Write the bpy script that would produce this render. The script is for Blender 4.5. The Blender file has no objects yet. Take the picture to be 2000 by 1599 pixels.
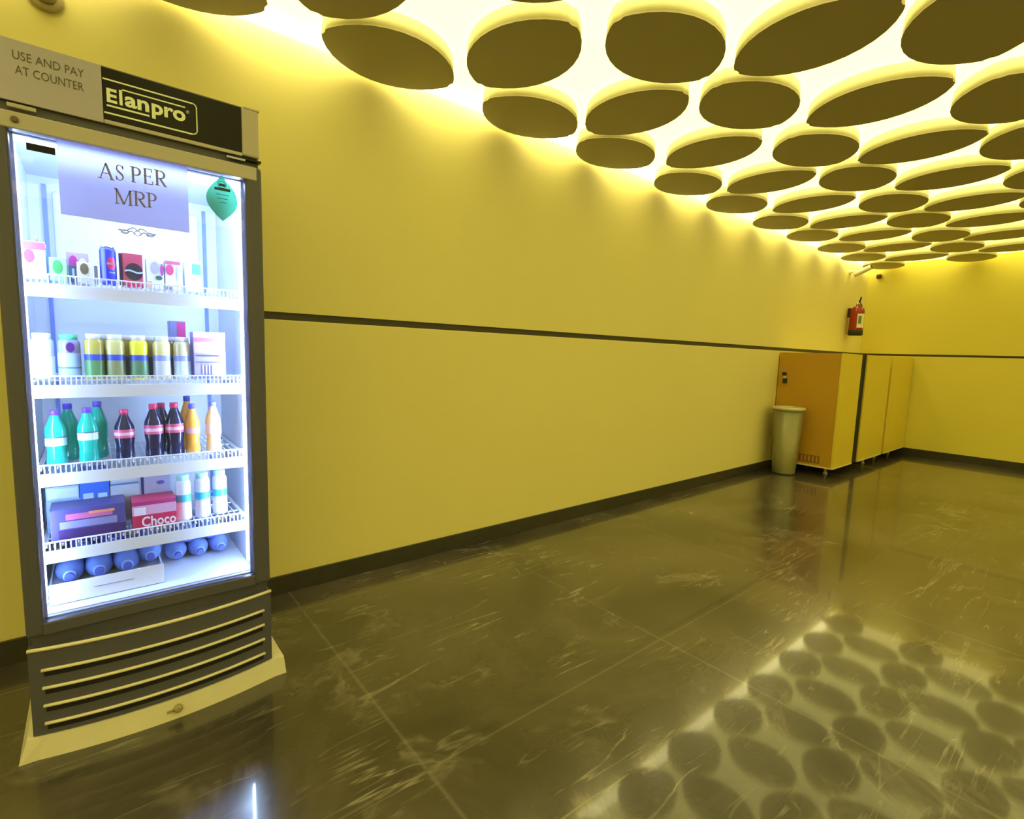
import bpy, bmesh, math, random
from mathutils import Vector, Matrix
random.seed(7)
S = bpy.context.scene
COL = S.collection
PI = math.pi

# ------------------------------------------------------------------ camera
F_PX, YAW, PITCH, ROLL = 994.8, 0.68851, 0.11037, 0.03171
CAM_H = 1.2
cd = bpy.data.cameras.new('camera')
cam = bpy.data.objects.new('camera', cd); COL.objects.link(cam)
cd.sensor_fit = 'HORIZONTAL'; cd.sensor_width = 36.0; cd.lens = F_PX / 2000 * 36.0
cd.clip_start = 0.02
fwd = Vector((math.sin(YAW)*math.cos(PITCH), math.cos(YAW)*math.cos(PITCH), -math.sin(PITCH)))
rt = Vector((math.cos(YAW), -math.sin(YAW), 0)); up = rt.cross(fwd)
r2 = math.cos(ROLL)*rt + math.sin(ROLL)*up
u2 = -math.sin(ROLL)*rt + math.cos(ROLL)*up
M = Matrix.Identity(4)
for i in range(3):
    M[i][0] = r2[i]; M[i][1] = u2[i]; M[i][2] = -fwd[i]
M[0][3], M[1][3], M[2][3] = 0, 0, CAM_H
cam.matrix_world = M
S.camera = cam

# ------------------------------------------------------------------ world, exposure, light levels
w = bpy.data.worlds.new('world'); S.world = w; w.use_nodes = True
w.node_tree.nodes['Background'].inputs[0].default_value = (0.35, 0.3, 0.2, 1)
w.node_tree.nodes['Background'].inputs[1].default_value = 0.05
S.view_settings.view_transform = 'Standard'
S.view_settings.look = 'None'
S.view_settings.gamma = 1.0
S.view_settings.use_curve_mapping = False
S.view_settings.exposure = 0.28
CEIL_COL = (1.0, 0.88, 0.27)     # backlit ceiling membrane above the drums
CEIL_STR = 2.3
STRIP_COL = (1.0, 0.90, 0.42)    # light strip where the ceiling meets the long wall
STRIP_STR = 6.5
LED_COL = (0.46, 0.64, 1.0)       # cold fridge tubes
LED_STR = 58.0

# ------------------------------------------------------------------ materials
def pm(name, col, rough=0.5, metal=0.0, spec=0.5, var=0.06, scale=8.0, coat=0.0, bump=0.0):
    m = bpy.data.materials.new(name); m.use_nodes = True
    nt = m.node_tree; b = nt.nodes['Principled BSDF']
    tc = nt.nodes.new('ShaderNodeTexCoord'); nz = nt.nodes.new('ShaderNodeTexNoise')
    nz.inputs['Scale'].default_value = scale; nz.inputs['Detail'].default_value = 4
    nt.links.new(tc.outputs['Object'], nz.inputs['Vector'])
    mx = nt.nodes.new('ShaderNodeMix'); mx.data_type = 'RGBA'
    mx.inputs[6].default_value = (*[max(0, c*(1-var)) for c in col], 1)
    mx.inputs[7].default_value = (*[min(1, c*(1+var)) for c in col], 1)
    nt.links.new(nz.outputs['Fac'], mx.inputs[0]); nt.links.new(mx.outputs[2], b.inputs['Base Color'])
    b.inputs['Roughness'].default_value = rough; b.inputs['Metallic'].default_value = metal
    b.inputs['Specular IOR Level'].default_value = spec
    b.inputs['Coat Weight'].default_value = coat
    if bump:
        bp = nt.nodes.new('ShaderNodeBump'); bp.inputs['Strength'].default_value = bump; bp.inputs['Distance'].default_value = 0.01
        nt.links.new(nz.outputs['Fac'], bp.inputs['Height']); nt.links.new(bp.outputs[0], b.inputs['Normal'])
    return m

def em(name, col, strength):
    m = bpy.data.materials.new(name); m.use_nodes = True
    nt = m.node_tree; b = nt.nodes['Principled BSDF']
    b.inputs['Base Color'].default_value = (0.8, 0.8, 0.8, 1)
    b.inputs['Emission Color'].default_value = (*col, 1); b.inputs['Emission Strength'].default_value = strength
    return m

def sheet(name, col, tr):
    # thin paper or film that lets part of the fridge light through
    m = pm(name, col, 0.7, var=0.03); nt = m.node_tree; b = nt.nodes['Principled BSDF']
    t = nt.nodes.new('ShaderNodeBsdfTranslucent'); t.inputs[0].default_value = (*col, 1)
    mx = nt.nodes.new('ShaderNodeMixShader'); mx.inputs[0].default_value = tr
    nt.links.new(b.outputs[0], mx.inputs[1]); nt.links.new(t.outputs[0], mx.inputs[2])
    nt.links.new(mx.outputs[0], nt.nodes['Material Output'].inputs[0])
    return m

def floor_mat():
    m = bpy.data.materials.new('polished_marble'); m.use_nodes = True
    nt = m.node_tree; N = nt.nodes; L = nt.links; b = N['Principled BSDF']
    tc = N.new('ShaderNodeTexCoord')
    def noise(scale, detail, dist=0.0, rough=0.6):
        n = N.new('ShaderNodeTexNoise'); n.inputs['Scale'].default_value = scale; n.inputs['Detail'].default_value = detail
        n.inputs['Distortion'].default_value = dist; n.inputs['Roughness'].default_value = rough
        L.new(tc.outputs['Object'], n.inputs['Vector']); return n
    def math_(op, a, bb=None, c=None, clamp=False):
        n = N.new('ShaderNodeMath'); n.operation = op; n.use_clamp = clamp
        for i, v in enumerate((a, bb, c)):
            if v is None: continue
            if isinstance(v, (int, float)): n.inputs[i].default_value = v
            else: L.new(v, n.inputs[i])
        return n.outputs[0]
    def mixc(fac, a, c):
        n = N.new('ShaderNodeMix'); n.data_type = 'RGBA'
        L.new(fac, n.inputs[0])
        for k, v in ((6, a), (7, c)):
            if isinstance(v, tuple): n.inputs[k].default_value = (*v, 1)
            else: L.new(v, n.inputs[k])
        return n.outputs[2]
    cloud = noise(1.3, 8, 0.6)
    rp = N.new('ShaderNodeValToRGB'); rp.color_ramp.elements[0].position = 0.36; rp.color_ramp.elements[1].position = 0.68
    L.new(cloud.outputs['Fac'], rp.inputs[0])
    base = mixc(rp.outputs[0], FLOOR_DARK, FLOOR_MID)
    # thin broken veins: bands where a warped noise crosses its middle value, running mostly one way
    mp = N.new('ShaderNodeMapping'); mp.inputs['Rotation'].default_value = (0, 0, -0.22); mp.inputs['Scale'].default_value = (0.9, 5.5, 1)
    L.new(tc.outputs['Object'], mp.inputs['Vector'])
    v1 = N.new('ShaderNodeTexNoise'); v1.inputs['Scale'].default_value = 1.25; v1.inputs['Detail'].default_value = 4; v1.inputs['Distortion'].default_value = 0.35
    L.new(mp.outputs[0], v1.inputs['Vector'])
    d1 = math_('ABSOLUTE', math_('SUBTRACT', v1.outputs['Fac'], 0.5))
    vein1 = math_('SUBTRACT', 1.0, math_('MULTIPLY', d1, 70.0), clamp=True)
    v2 = noise(1.3, 6, 0.7)
    d2 = math_('ABSOLUTE', math_('SUBTRACT', v2.outputs['Fac'], 0.47))
    vein2 = math_('SUBTRACT', 1.0, math_('MULTIPLY', d2, 34.0), clamp=True)
    brk = noise(1.9, 4)
    bm_ = math_('MULTIPLY', math_('SUBTRACT', brk.outputs['Fac'], 0.50), 6.0, clamp=True)
    vein = math_('MULTIPLY', math_('MAXIMUM', vein1, math_('MULTIPLY', vein2, 0.6)), bm_)
    mp2 = N.new('ShaderNodeMapping'); mp2.inputs['Rotation'].default_value = (0, 0, -0.55); mp2.inputs['Scale'].default_value = (0.7, 9.0, 1)
    L.new(tc.outputs['Object'], mp2.inputs['Vector'])
    v3 = N.new('ShaderNodeTexNoise'); v3.inputs['Scale'].default_value = 1.6; v3.inputs['Detail'].default_value = 3; v3.inputs['Distortion'].default_value = 0.1
    L.new(mp2.outputs[0], v3.inputs['Vector'])
    vein3 = math_('SUBTRACT', 1.0, math_('MULTIPLY', math_('ABSOLUTE', math_('SUBTRACT', v3.outputs['Fac'], 0.52)), 60.0), clamp=True)
    brk2 = noise(2.6, 3)
    bm2 = math_('MULTIPLY', math_('SUBTRACT', brk2.outputs['Fac'], 0.53), 8.0, clamp=True)
    vein = math_('MAXIMUM', vein, math_('MULTIPLY', vein3, bm2))
    col = mixc(math_('MULTIPLY', vein, 0.75), base, FLOOR_VEIN)
    # tile joints
    sx = N.new('ShaderNodeSeparateXYZ'); L.new(tc.outputs['Object'], sx.inputs[0])
    def joint(o, off, pitch, wd):
        f = math_('FRACT', math_('DIVIDE', math_('SUBTRACT', o, off), pitch))
        d = math_('MULTIPLY', math_('MINIMUM', f, math_('SUBTRACT', 1.0, f)), pitch)
        return math_('SUBTRACT', 1.0, math_('DIVIDE', d, wd), clamp=True)
    j = math_('MAXIMUM', joint(sx.outputs[0], 0.69-1.14*6, 1.14, 0.010), joint(sx.outputs[1], 1.17-1.14*6, 1.14, 0.007))
    col = mixc(math_('MULTIPLY', j, 0.22), col, FLOOR_VEIN)
    L.new(col, b.inputs['Base Color'])
    rn = noise(2.2, 5)
    L.new(math_('ADD', math_('MULTIPLY', rn.outputs['Fac'], 0.08), FLOOR_ROUGH), b.inputs['Roughness'])
    b.inputs['Specular IOR Level'].default_value = FLOOR_SPEC
    b.inputs['Coat Weight'].default_value = 0.55; b.inputs['Coat Roughness'].default_value = 0.05
    bn = noise(2.0, 2)
    bp = N.new('ShaderNodeBump'); bp.inputs['Strength'].default_value = 0.12; bp.inputs['Distance'].default_value = 0.02
    L.new(bn.outputs['Fac'], bp.inputs['Height']); L.new(bp.outputs[0], b.inputs['Normal'])
    return m
FLOOR_DARK, FLOOR_MID, FLOOR_VEIN = (0.028, 0.024, 0.024), (0.105, 0.088, 0.074), (0.30, 0.27, 0.24)
FLOOR_ROUGH, FLOOR_SPEC = 0.17, 0.7

def glass_mat():
    m = bpy.data.materials.new('door_glass'); m.use_nodes = True
    nt = m.node_tree; nt.nodes.remove(nt.nodes['Principled BSDF'])
    out = nt.nodes['Material Output']
    t = nt.nodes.new('ShaderNodeBsdfTransparent'); t.inputs[0].default_value = (0.97, 0.98, 0.99, 1)
    g = nt.nodes.new('ShaderNodeBsdfGlossy'); g.inputs['Roughness'].default_value = 0.02
    f = nt.nodes.new('ShaderNodeFresnel'); f.inputs[0].default_value = 1.35
    mx = nt.nodes.new('ShaderNodeMixShader')
    nt.links.new(f.outputs[0], mx.inputs[0]); nt.links.new(t.outputs[0], mx.inputs[1]); nt.links.new(g.outputs[0], mx.inputs[2])
    nt.links.new(mx.outputs[0], out.inputs[0])
    return m

MT = {
 'wall': pm('yellow_wall_paint', (0.78, 0.705, 0.30), 0.55, var=0.03, scale=1.5),
 'wallb': pm('end_wall_paint', (0.76, 0.665, 0.11), 0.5, var=0.03, scale=1.5),
 'ceil': pm('ceiling_paint', (0.82, 0.79, 0.52), 0.8, var=0.02),
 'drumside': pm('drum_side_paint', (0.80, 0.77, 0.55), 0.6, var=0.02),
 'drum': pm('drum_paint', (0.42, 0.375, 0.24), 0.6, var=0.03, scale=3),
 'skirt': pm('dark_stone_skirting', (0.035, 0.032, 0.026), 0.35, var=0.4, scale=12),
 'groove': pm('dark_groove', (0.045, 0.038, 0.028), 0.5, var=0.2),
 'body': pm('grey_fridge_plastic', (0.085, 0.085, 0.14), 0.42, var=0.05),
 'rail': pm('champagne_trim', (0.48, 0.45, 0.46), 0.38, metal=0.1, var=0.04),
 'cream': pm('cream_plastic', (0.74, 0.70, 0.60), 0.4, var=0.06, scale=14),
 'silverp': pm('silver_header', (0.44, 0.42, 0.62), 0.35, metal=0.1, var=0.03),
 'black': pm('black_gloss', (0.010, 0.010, 0.011), 0.3, spec=0.25),
 'dark': pm('dark_gap', (0.008, 0.007, 0.012), 0.8),
 'liner': pm('white_liner', (0.72, 0.76, 0.82), 0.45, var=0.02),
 'wire': pm('white_coated_wire', (0.85, 0.87, 0.92), 0.35, var=0.02),
 'signw': pm('sign_white', (0.85, 0.95, 0.85), 0.4),
 'ink': pm('brown_ink', (0.11, 0.09, 0.06), 0.6),
 'paper': sheet('lilac_paper', (0.84, 0.83, 1.0), 0.85),
 'pink_ink': pm('grey_violet_ink', (0.27, 0.26, 0.52), 0.8),
 'leaf': sheet('teal_sticker', (0.22, 0.62, 0.48), 0.65),
 'leafd': pm('sticker_dark', (0.02, 0.05, 0.05), 0.5),
 'steel': pm('brushed_steel', (0.27, 0.26, 0.13), 0.42, metal=0.5, var=0.1, scale=20),
 'steeld': pm('dark_base_ring', (0.03, 0.025, 0.02), 0.5),
 'cabside': pm('orange_wood_veneer', (0.50, 0.275, 0.015), 0.5, var=0.08, scale=4),
 'cabfront': pm('yellow_laminate', (0.72, 0.57, 0.06), 0.4, var=0.04, scale=3),
 'cabtrim': pm('pale_edge_trim', (0.78, 0.68, 0.35), 0.4),
 'vent': pm('brown_vent', (0.22, 0.11, 0.02), 0.6),
 'red': pm('extinguisher_red', (0.30, 0.010, 0.005), 0.3, coat=0.3),
 'rubber': pm('black_rubber', (0.015, 0.015, 0.013), 0.6),
 'labelw': pm('white_label', (0.75, 0.72, 0.6), 0.6),
 'green': pm('label_green', (0.12, 0.22, 0.05), 0.6),
 'camw': pm('camera_housing', (0.75, 0.72, 0.55), 0.4),
 'chrome': pm('chrome', (0.7, 0.7, 0.68), 0.15, metal=1.0),
}
_c = {}
def C_(col, rough=0.4, name='item_colour'):
    k = (col, rough)
    if k not in _c: _c[k] = pm(name, col, rough, var=0.08, scale=25)
    return _c[k]

# ------------------------------------------------------------------ helpers
def box(bm, x0, x1, y0, y1, z0, z1, bev=0.0, seg=2):
    r = bmesh.ops.create_cube(bm, size=1.0)
    vs = r['verts']
    for v in vs:
        v.co = Vector(((x0+x1)/2 + v.co.x*(x1-x0), (y0+y1)/2 + v.co.y*(y1-y0), (z0+z1)/2 + v.co.z*(z1-z0)))
    if bev > 0:
        es = list({e for v in vs for e in v.link_edges})
        bmesh.ops.bevel(bm, geom=es, offset=bev, segments=seg, affect='EDGES', profile=0.5)
def lathe(bm, prof, cx=0, cy=0, cz=0, seg=20, axis='Z', caps=True):
    rings = []
    for r, z in prof:
        ring = []
        for k in range(seg):
            a = 2*PI*k/seg
            if axis == 'Z': p = (cx+r*math.cos(a), cy+r*math.sin(a), cz+z)
            elif axis == 'Y': p = (cx+r*math.cos(a), cy+z, cz+r*math.sin(a))
            else: p = (cx+z, cy+r*math.cos(a), cz+r*math.sin(a))
            ring.append(bm.verts.new(p))
        rings.append(ring)
    for a, b in zip(rings, rings[1:]):
        for k in range(seg):
            f = bm.faces.new((a[k], a[(k+1) % seg], b[(k+1) % seg], b[k])); f.smooth = True
    if caps:
        bm.faces.new(rings[0][::-1]); bm.faces.new(rings[-1])
def tube(bm, pts, r, seg=8, closed=False):
    pts = [Vector(p) for p in pts]; n = len(pts); rings = []
    for i, p in enumerate(pts):
        t = ((pts[(i+1) % n]-pts[i-1]) if closed else (pts[min(i+1, n-1)]-pts[max(i-1, 0)])).normalized()
        a = t.orthogonal().normalized() if abs(t.z) > 0.9 else t.cross(Vector((0, 0, 1))).normalized()
        b = t.cross(a)
        rings.append([bm.verts.new(p + r*(a*math.cos(2*PI*k/seg)+b*math.sin(2*PI*k/seg))) for k in range(seg)])
    rr = list(zip(rings, rings[1:])) + ([(rings[-1], rings[0])] if closed else [])
    for a, b in rr:
        for k in range(seg):
            f = bm.faces.new((a[k], a[(k+1) % seg], b[(k+1) % seg], b[k])); f.smooth = True
    if not closed: bm.faces.new(rings[0][::-1]); bm.faces.new(rings[-1])
def poly(bm, pts, y0, y1):
    """prism: outline pts in (x,z), thickness y0..y1"""
    a = [bm.verts.new((x, y0, z)) for x, z in pts]; b = [bm.verts.new((x, y1, z)) for x, z in pts]
    n = len(pts); bm.faces.new(a); bm.faces.new(b[::-1])
    for k in range(n): bm.faces.new((a[k], b[k], b[(k+1) % n], a[(k+1) % n]))
def obj(name, bm, mat, parent=None, loc=None, fix=True):
    if fix: bmesh.ops.recalc_face_normals(bm, faces=bm.faces)
    me = bpy.data.meshes.new(name); bm.to_mesh(me); bm.free()
    for m in (mat if isinstance(mat, (list, tuple)) else [mat]): me.materials.append(m)
    o = bpy.data.objects.new(name, me); COL.objects.link(o)
    if parent: o.parent = parent
    if loc: o.location = loc
    return o
def NB(): return bmesh.new()
def tag(o, label, cat, group=None):
    o['label'] = label; o['category'] = cat
    if group: o['group'] = group
    return o
def thing(name, label, cat, loc=(0, 0, 0), group=None):
    o = bpy.data.objects.new(name, None); COL.objects.link(o); o.location = loc; o.empty_display_size = 0.05
    return tag(o, label, cat, group)
def struct(o): o['kind'] = 'structure'; return o
def text_bm(bm, s, x0, x1, z0, z1, y, depth=0.0006, bold=0.0):
    cu = bpy.data.curves.new('t', 'FONT'); cu.body = s; cu.extrude = 0.5; cu.offset = bold; cu.resolution_u = 3
    o = bpy.data.objects.new('t', cu); COL.objects.link(o)
    dg = bpy.context.evaluated_depsgraph_get(); me = bpy.data.meshes.new_from_object(o.evaluated_get(dg))
    xs = [v.co.x for v in me.vertices]; ys = [v.co.y for v in me.vertices]
    ax, bx, ay, by = min(xs), max(xs), min(ys), max(ys)
    t = NB(); t.from_mesh(me)
    for v in t.verts:
        v.co = Vector((x0+(v.co.x-ax)/(bx-ax)*(x1-x0), y-depth*(v.co.z+0.5), z0+(v.co.y-ay)/(by-ay)*(z1-z0)))
    tmp = bpy.data.meshes.new('t2'); t.to_mesh(tmp); t.free(); bm.from_mesh(tmp)
    bpy.data.objects.remove(o); bpy.data.curves.remove(cu); bpy.data.meshes.remove(me); bpy.data.meshes.remove(tmp)

# ------------------------------------------------------------------ room
WY, XB, ZC = 2.53, 8.49, 2.572      # long wall plane, end wall plane, ceiling
XF, YR = -3.0, -3.2                 # wall behind the camera side, far side wall
PX = 5.91                           # where the lower wall panelling ends at the cabinets
bm = NB(); box(bm, XF-.1, XB+.1, YR-.1, WY+.15, -0.1, 0); struct(obj('floor', bm, floor_mat()))
bm = NB(); box(bm, XF-.1, XB+.1, YR-.1, WY+.15, ZC, ZC+0.1); struct(obj('ceiling', bm, em('backlit_ceiling', CEIL_COL, CEIL_STR)))
bm = NB()
box(bm, XF-.1, XB+.1, WY, WY+.12, 1.354, ZC); box(bm, XF-.1, PX, WY, WY+.12, 0, 1.319, 0.002)
box(bm, PX+0.012, XB+.1, WY+0.008, WY+.12, 0, 1.319); struct(obj('wall_left', bm, MT['wall']))
bm = NB(); box(bm, XF, XB+.05, WY+.008, WY+.10, 1.319, 1.354); struct(obj('trim_1', bm, MT['groove']))
bm = NB()
box(bm, XB, XB+.12, YR-.1, WY, 1.352, ZC); box(bm, XB, XB+.12, YR-.1, WY, 0, 1.325); struct(obj('wall_back', bm, MT['wallb']))
bm = NB(); box(bm, XB+.006, XB+.11, YR, WY, 1.325, 1.352); struct(obj('trim_2', bm, MT['groove']))
bm = NB(); box(bm, XF-.1, XB+.1, YR-.1, YR, 0, ZC); struct(obj('wall_right', bm, MT['wall']))
bm = NB(); box(bm, XF-.1, XF, YR, WY, 0, ZC); struct(obj('wall_front', bm, MT['wall']))
bm = NB(); box(bm, XF, XB-0.012, WY-.012, WY, 0, .09, 0.0015); struct(obj('baseboard_left', bm, MT['skirt']))
bm = NB(); box(bm, XB-.012, XB, YR, WY, 0, .092, 0.0015); struct(obj('baseboard_back', bm, MT['skirt']))

# ------------------------------------------------------------------ ceiling drums
DZ = 2.50
def petal(a, b, along_x, name='petal_mesh'):
    R = (a*a+b*b)/(2*b); th = math.asin(a/R); n = 14; pts = []
    for k in range(n+1):
        t = th*(1-2*k/n); pts.append((R*math.sin(t), R*math.cos(t)-(R-b)))
    for k in range(1, n):
        t = -th*(1-2*k/n); pts.append((R*math.sin(t), -(R*math.cos(t)-(R-b))))
    # soften the two points a little
    out = []
    m = len(pts)
    for i, p in enumerate(pts):
        if abs(abs(p[0])-a) < 1e-6:
            q0, q1 = pts[i-1], pts[(i+1) % m]
            for f, q in ((0.45, q0), (0.12, q0), (0.12, q1), (0.45, q1)):
                s = 0.04 if f < .2 else 0
                out.append((p[0]*(1-s)+(q[0]-p[0])*f, p[1]+(q[1]-p[1])*f))
        else: out.append(p)
    if not along_x: out = [(y, x) for x, y in out]
    bm = NB()
    lo = [bm.verts.new((x, y, DZ-ZC)) for x, y in out]; hi = [bm.verts.new((x*.985, y*.985, 0)) for x, y in out]
    m = len(out); bm.faces.new(lo); bm.faces.new(hi[::-1])
    for k in range(m):
        f = bm.faces.new((lo[k], hi[k], hi[(k+1) % m], lo[(k+1) % m])); f.smooth = True
    bmesh.ops.recalc_face_normals(bm, faces=bm.faces)
    me = bpy.data.meshes.new(name); bm.to_mesh(me); bm.free(); me.materials.append(MT['drumside'])
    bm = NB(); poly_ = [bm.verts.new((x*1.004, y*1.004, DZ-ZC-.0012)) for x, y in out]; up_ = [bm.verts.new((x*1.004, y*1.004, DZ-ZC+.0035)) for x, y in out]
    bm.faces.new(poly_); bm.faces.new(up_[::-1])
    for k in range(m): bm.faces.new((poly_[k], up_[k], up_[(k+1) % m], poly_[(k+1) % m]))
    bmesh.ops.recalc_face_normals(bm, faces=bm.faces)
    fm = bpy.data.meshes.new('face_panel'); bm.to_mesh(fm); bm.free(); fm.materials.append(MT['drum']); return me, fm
ORD = ['first', 'second', 'third', 'fourth', 'fifth', 'sixth', 'seventh', 'eighth', 'ninth', 'tenth', 'eleventh', 'twelfth', 'thirteenth', 'fourteenth']
HX = [-2.03, -1.31, -0.47, 0.27, 1.11, 1.95, 2.68, 3.52, 4.255, 5.077, 5.81, 6.63, 7.37, 8.15]
VX = [-1.65, -0.85, -0.06, 0.74, 1.53, 2.32, 3.10, 3.896, 4.665, 5.453, 6.20, 6.97, 7.75]
HY = [2.303 - 0.88*k for k in range(6)]
VY = [1.87 - 0.88*k for k in range(5)]
def skew(x): return -0.007*(max(0, min(x, 6))-1)
mh = petal(0.32, 0.225, True); mv = petal(0.32, 0.225, False)
for vert, xs, ys in ((False, HX, HY), (True, VX, VY)):
    for j, y in enumerate(ys):
        n = len(xs)
        for i, x in enumerate(xs):
            dm, fm = mv if vert else mh
            o = bpy.data.objects.new('ceiling_drum', dm); COL.objects.link(o)
            o.location = (x, min(y + skew(x), 2.282), ZC)
            f = bpy.data.objects.new('face_panel', fm); COL.objects.link(f); f.parent = o
            k = n-1-i
            if vert:
                tag(o, 'petal ceiling drum set across the room, %s row from groove wall, %s from end wall' % (ORD[j], ORD[k]), 'ceiling panel', 'petal drums across the room')
            else:
                tag(o, 'petal ceiling drum lying along the room, %s row from groove wall, %s from end wall' % (ORD[j], ORD[k]), 'ceiling panel', 'petal drums along the room')
bm = NB(); box(bm, -1.2, XB-.02, 2.435, 2.527, ZC-.014, ZC, .002)
tag(obj('light_strip', bm, em('strip_glow', STRIP_COL, STRIP_STR)), 'thin warm light strip along the ceiling edge of the long groove wall', 'light strip')

# ------------------------------------------------------------------ display fridge
FX0, FX1, FY, FT = -0.182, 0.455, 1.88, 1.95
GX0, GX1, GZ0, GZ1 = -0.142, 0.403, 0.397, 1.730
fr = thing('display_fridge', 'tall grey drinks fridge with lit glass door and black name header by yellow wall', 'fridge', ((FX0+FX1)/2, 2.2, 0))
ox, oy = fr.location.x, fr.location.y
inv = Matrix.Translation((-ox, -oy, 0))
def part(name, bm, mat, parent=None):
    """parts are modelled in room coordinates, then moved into the frame of the fridge"""
    if parent is None: bmesh.ops.transform(bm, matrix=inv, verts=bm.verts); return obj(name, bm, mat, fr)
    bmesh.ops.transform(bm, matrix=inv, verts=bm.verts); return obj(name, bm, mat, parent)
BK = 2.50
bm = NB()   # outer shell: sides, back, top, bottom
box(bm, FX0, FX0+.03, FY+.05, BK, .07, FT-.005); box(bm, FX1-.03, FX1, FY+.05, BK, .07, FT-.005)
box(bm, FX0+.03, FX1-.03, BK-.03, BK, .07, FT-.005); box(bm, FX0, FX1, FY+.05, BK-.03, FT-.02, FT)
box(bm, FX0+.03, FX1-.03, FY+.05, BK-.03, .075, .36)
part('cabinet_body', bm, MT['body'])
LX0, LX1, LY1, LZ0, LZ1 = -.147, .407, 2.42, .40, 1.745
bm = NB()   # white inner liner
box(bm, FX0+.03, LX0, FY+.055, LY1+.02, LZ0, LZ1); box(bm, LX1, FX1-.03, FY+.055, LY1+.02, LZ0, LZ1)
box(bm, LX0, LX1, LY1, LY1+.02, LZ0, LZ1); box(bm, FX0+.03, FX1-.03, FY+.055, LY1+.02, .37, LZ0)
box(bm, FX0+.03, FX1-.03, FY+.055, LY1+.02, LZ1, 1.80)
lin = part('inner_liner', bm, MT['liner'])
bm = NB(); box(bm, -.085, .345, LY1-.018, LY1, 1.385, 1.70, 0.008); box(bm, -.06, .32, LY1-.024, LY1-.018, 1.41, 1.43, 0.002)
part('evaporator_cover', bm, MT['liner'], lin)
bm = NB()
for x in (-.105, .365): box(bm, x-.006, x+.006, LY1-.008, LY1, .46, 1.72)
part('shelf_track', bm, C_((0.16, 0.25, 0.62), 0.5, 'track_blue'), lin)
# lamps at both door edges and under the top
for nm, (x0, x1, st) in {'left': (LX0+.001, LX0+.012, 0.7), 'right': (LX1-.012, LX1-.001, 1.6)}.items():
    bm = NB(); box(bm, x0, x1, 1.945, 1.957, .43, 1.71); part('led_tube', bm, em('led_glow', LED_COL, LED_STR*st))
bm = NB(); box(bm, -.12, .38, 1.96, 1.985, LZ1-.014, LZ1-.002); part('led_tube', bm, em('led_glow_top', LED_COL, LED_STR*0.8))
# shelves
SH = [1.368, 1.080, 0.820, 0.588]
for z in SH:
    bm = NB()
    box(bm, LX0+.003, LX1-.003, 1.975, 1.981, z-.052, z-.014, 0.001)
    box(bm, LX0+.003, LX1-.003, 1.974, 1.980, z+.010, z+.014, 0.001)
    box(bm, LX0+.003, LX1-.003, 2.40, 2.408, z-.008, z)
    for x in (LX0+.003, LX1-.011): box(bm, x, x+.008, 1.98, 2.40, z-.014, z-.002)
    sh = part('shelf', bm, MT['wire'])
    bm = NB(); n = 46
    for k in range(n):
        x = LX0+.01+(LX1-LX0-.02)*k/(n-1)
        box(bm, x-.0016, x+.0016, 1.9755, 1.9795, z-.015, z+.011)
    g = part('front_comb', bm, MT['wire'], sh)
    bm = NB(); n = 30
    for k in range(n):
        x = LX0+.014+(LX1-LX0-.028)*k/(n-1)
        box(bm, x-.0018, x+.0018, 1.981, 2.402, z-.004, z-.0005)
    for y in (2.08, 2.2, 2.32): box(bm, LX0+.01, LX1-.01, y-.002, y+.002, z-.008, z-.004)
    part('deck_wires', bm, MT['wire'], sh)
# door
dr = None
bm = NB()
box(bm, FX0, GX0, FY, FY+.045, .36, 1.775, 0.012, 3); box(bm, GX1, FX1, FY, FY+.045, .36, 1.775, 0.012, 3)
box(bm, GX0-.005, GX1+.005, FY+.003, FY+.042, .36, GZ0, 0.004)
dr = part('door', bm, MT['body'])
bm = NB(); box(bm, GX0-.03, GX1+.036, FY-.0015, FY+.04, GZ1, 1.772, 0.003); part('top_rail', bm, MT['rail'], dr)
bm = NB(); box(bm, GX0-.004, GX1+.004, FY+.012, FY+.020, GZ0-.004, GZ1+.004); part('glass', bm, glass_mat(), dr)
bm = NB()
for a in ((GX0-.002, GX0+.006, GZ0, GZ1), (GX1-.006, GX1+.002, GZ0, GZ1)): box(bm, a[0], a[1], FY+.030, FY+.044, a[2], a[3])
box(bm, GX0, GX1, FY+.030, FY+.044, GZ0-.002, GZ0+.005); box(bm, GX0, GX1, FY+.030, FY+.044, GZ1-.005, GZ1+.002)
part('gasket', bm, C_((0.30, 0.30, 0.42), 0.5, 'gasket_grey'), dr)
bm = NB(); box(bm, -.1105, -.054, FY+.0100, FY+.012, 1.687, 1.705, 0.0006); part('glass_label', bm, MT['dark'], dr)
bm = NB(); lathe(bm, [(0.008, 0), (0.008, -0.005), (0.006, -0.006)], -.128, FY-.001, 1.752, axis='Y', seg=14); box(bm, -.1295, -.1265, FY-.0085, FY-.0068, 1.748, 1.756); part('lock', bm, C_((0.16, 0.11, 0.08), 0.35, 'lock_brown'), dr)
bm = NB()   # leaf-shaped sticker: a drop with pointed top
pts = []
cx, cz = .339, 1.650
def half(t): return .0440*max(0, math.sin(PI*t**1.12))**.95
for k in range(25): pts.append((cx+half(k/24), 1.728-.139*k/24))
for k in range(23, 0, -1): pts.append((cx-half(k/24), 1.728-.139*k/24))
poly(bm, pts, FY+.0100, FY+.0118); st = part('leaf_sticker', bm, MT['leaf'], dr)
bm = NB(); box(bm, .318, .362, FY+.0090, FY+.0100, 1.681, 1.689, 0.0003); box(bm, .330, .348, FY+.0090, FY+.0100, 1.694, 1.702, 0.0003)
tube(bm, [(.339+.012*math.cos(t*PI/6), FY+.0096, 1.699+.010*math.sin(t*PI/6)) for t in range(12)], 0.0008, 5, True)
for k in range(3): box(bm, .322+.004*k, .358-.004*k, FY+.0094, FY+.0100, 1.668-.012*k, 1.6695-.012*k)
part('sticker_print', bm, MT['leafd'], dr)
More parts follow.
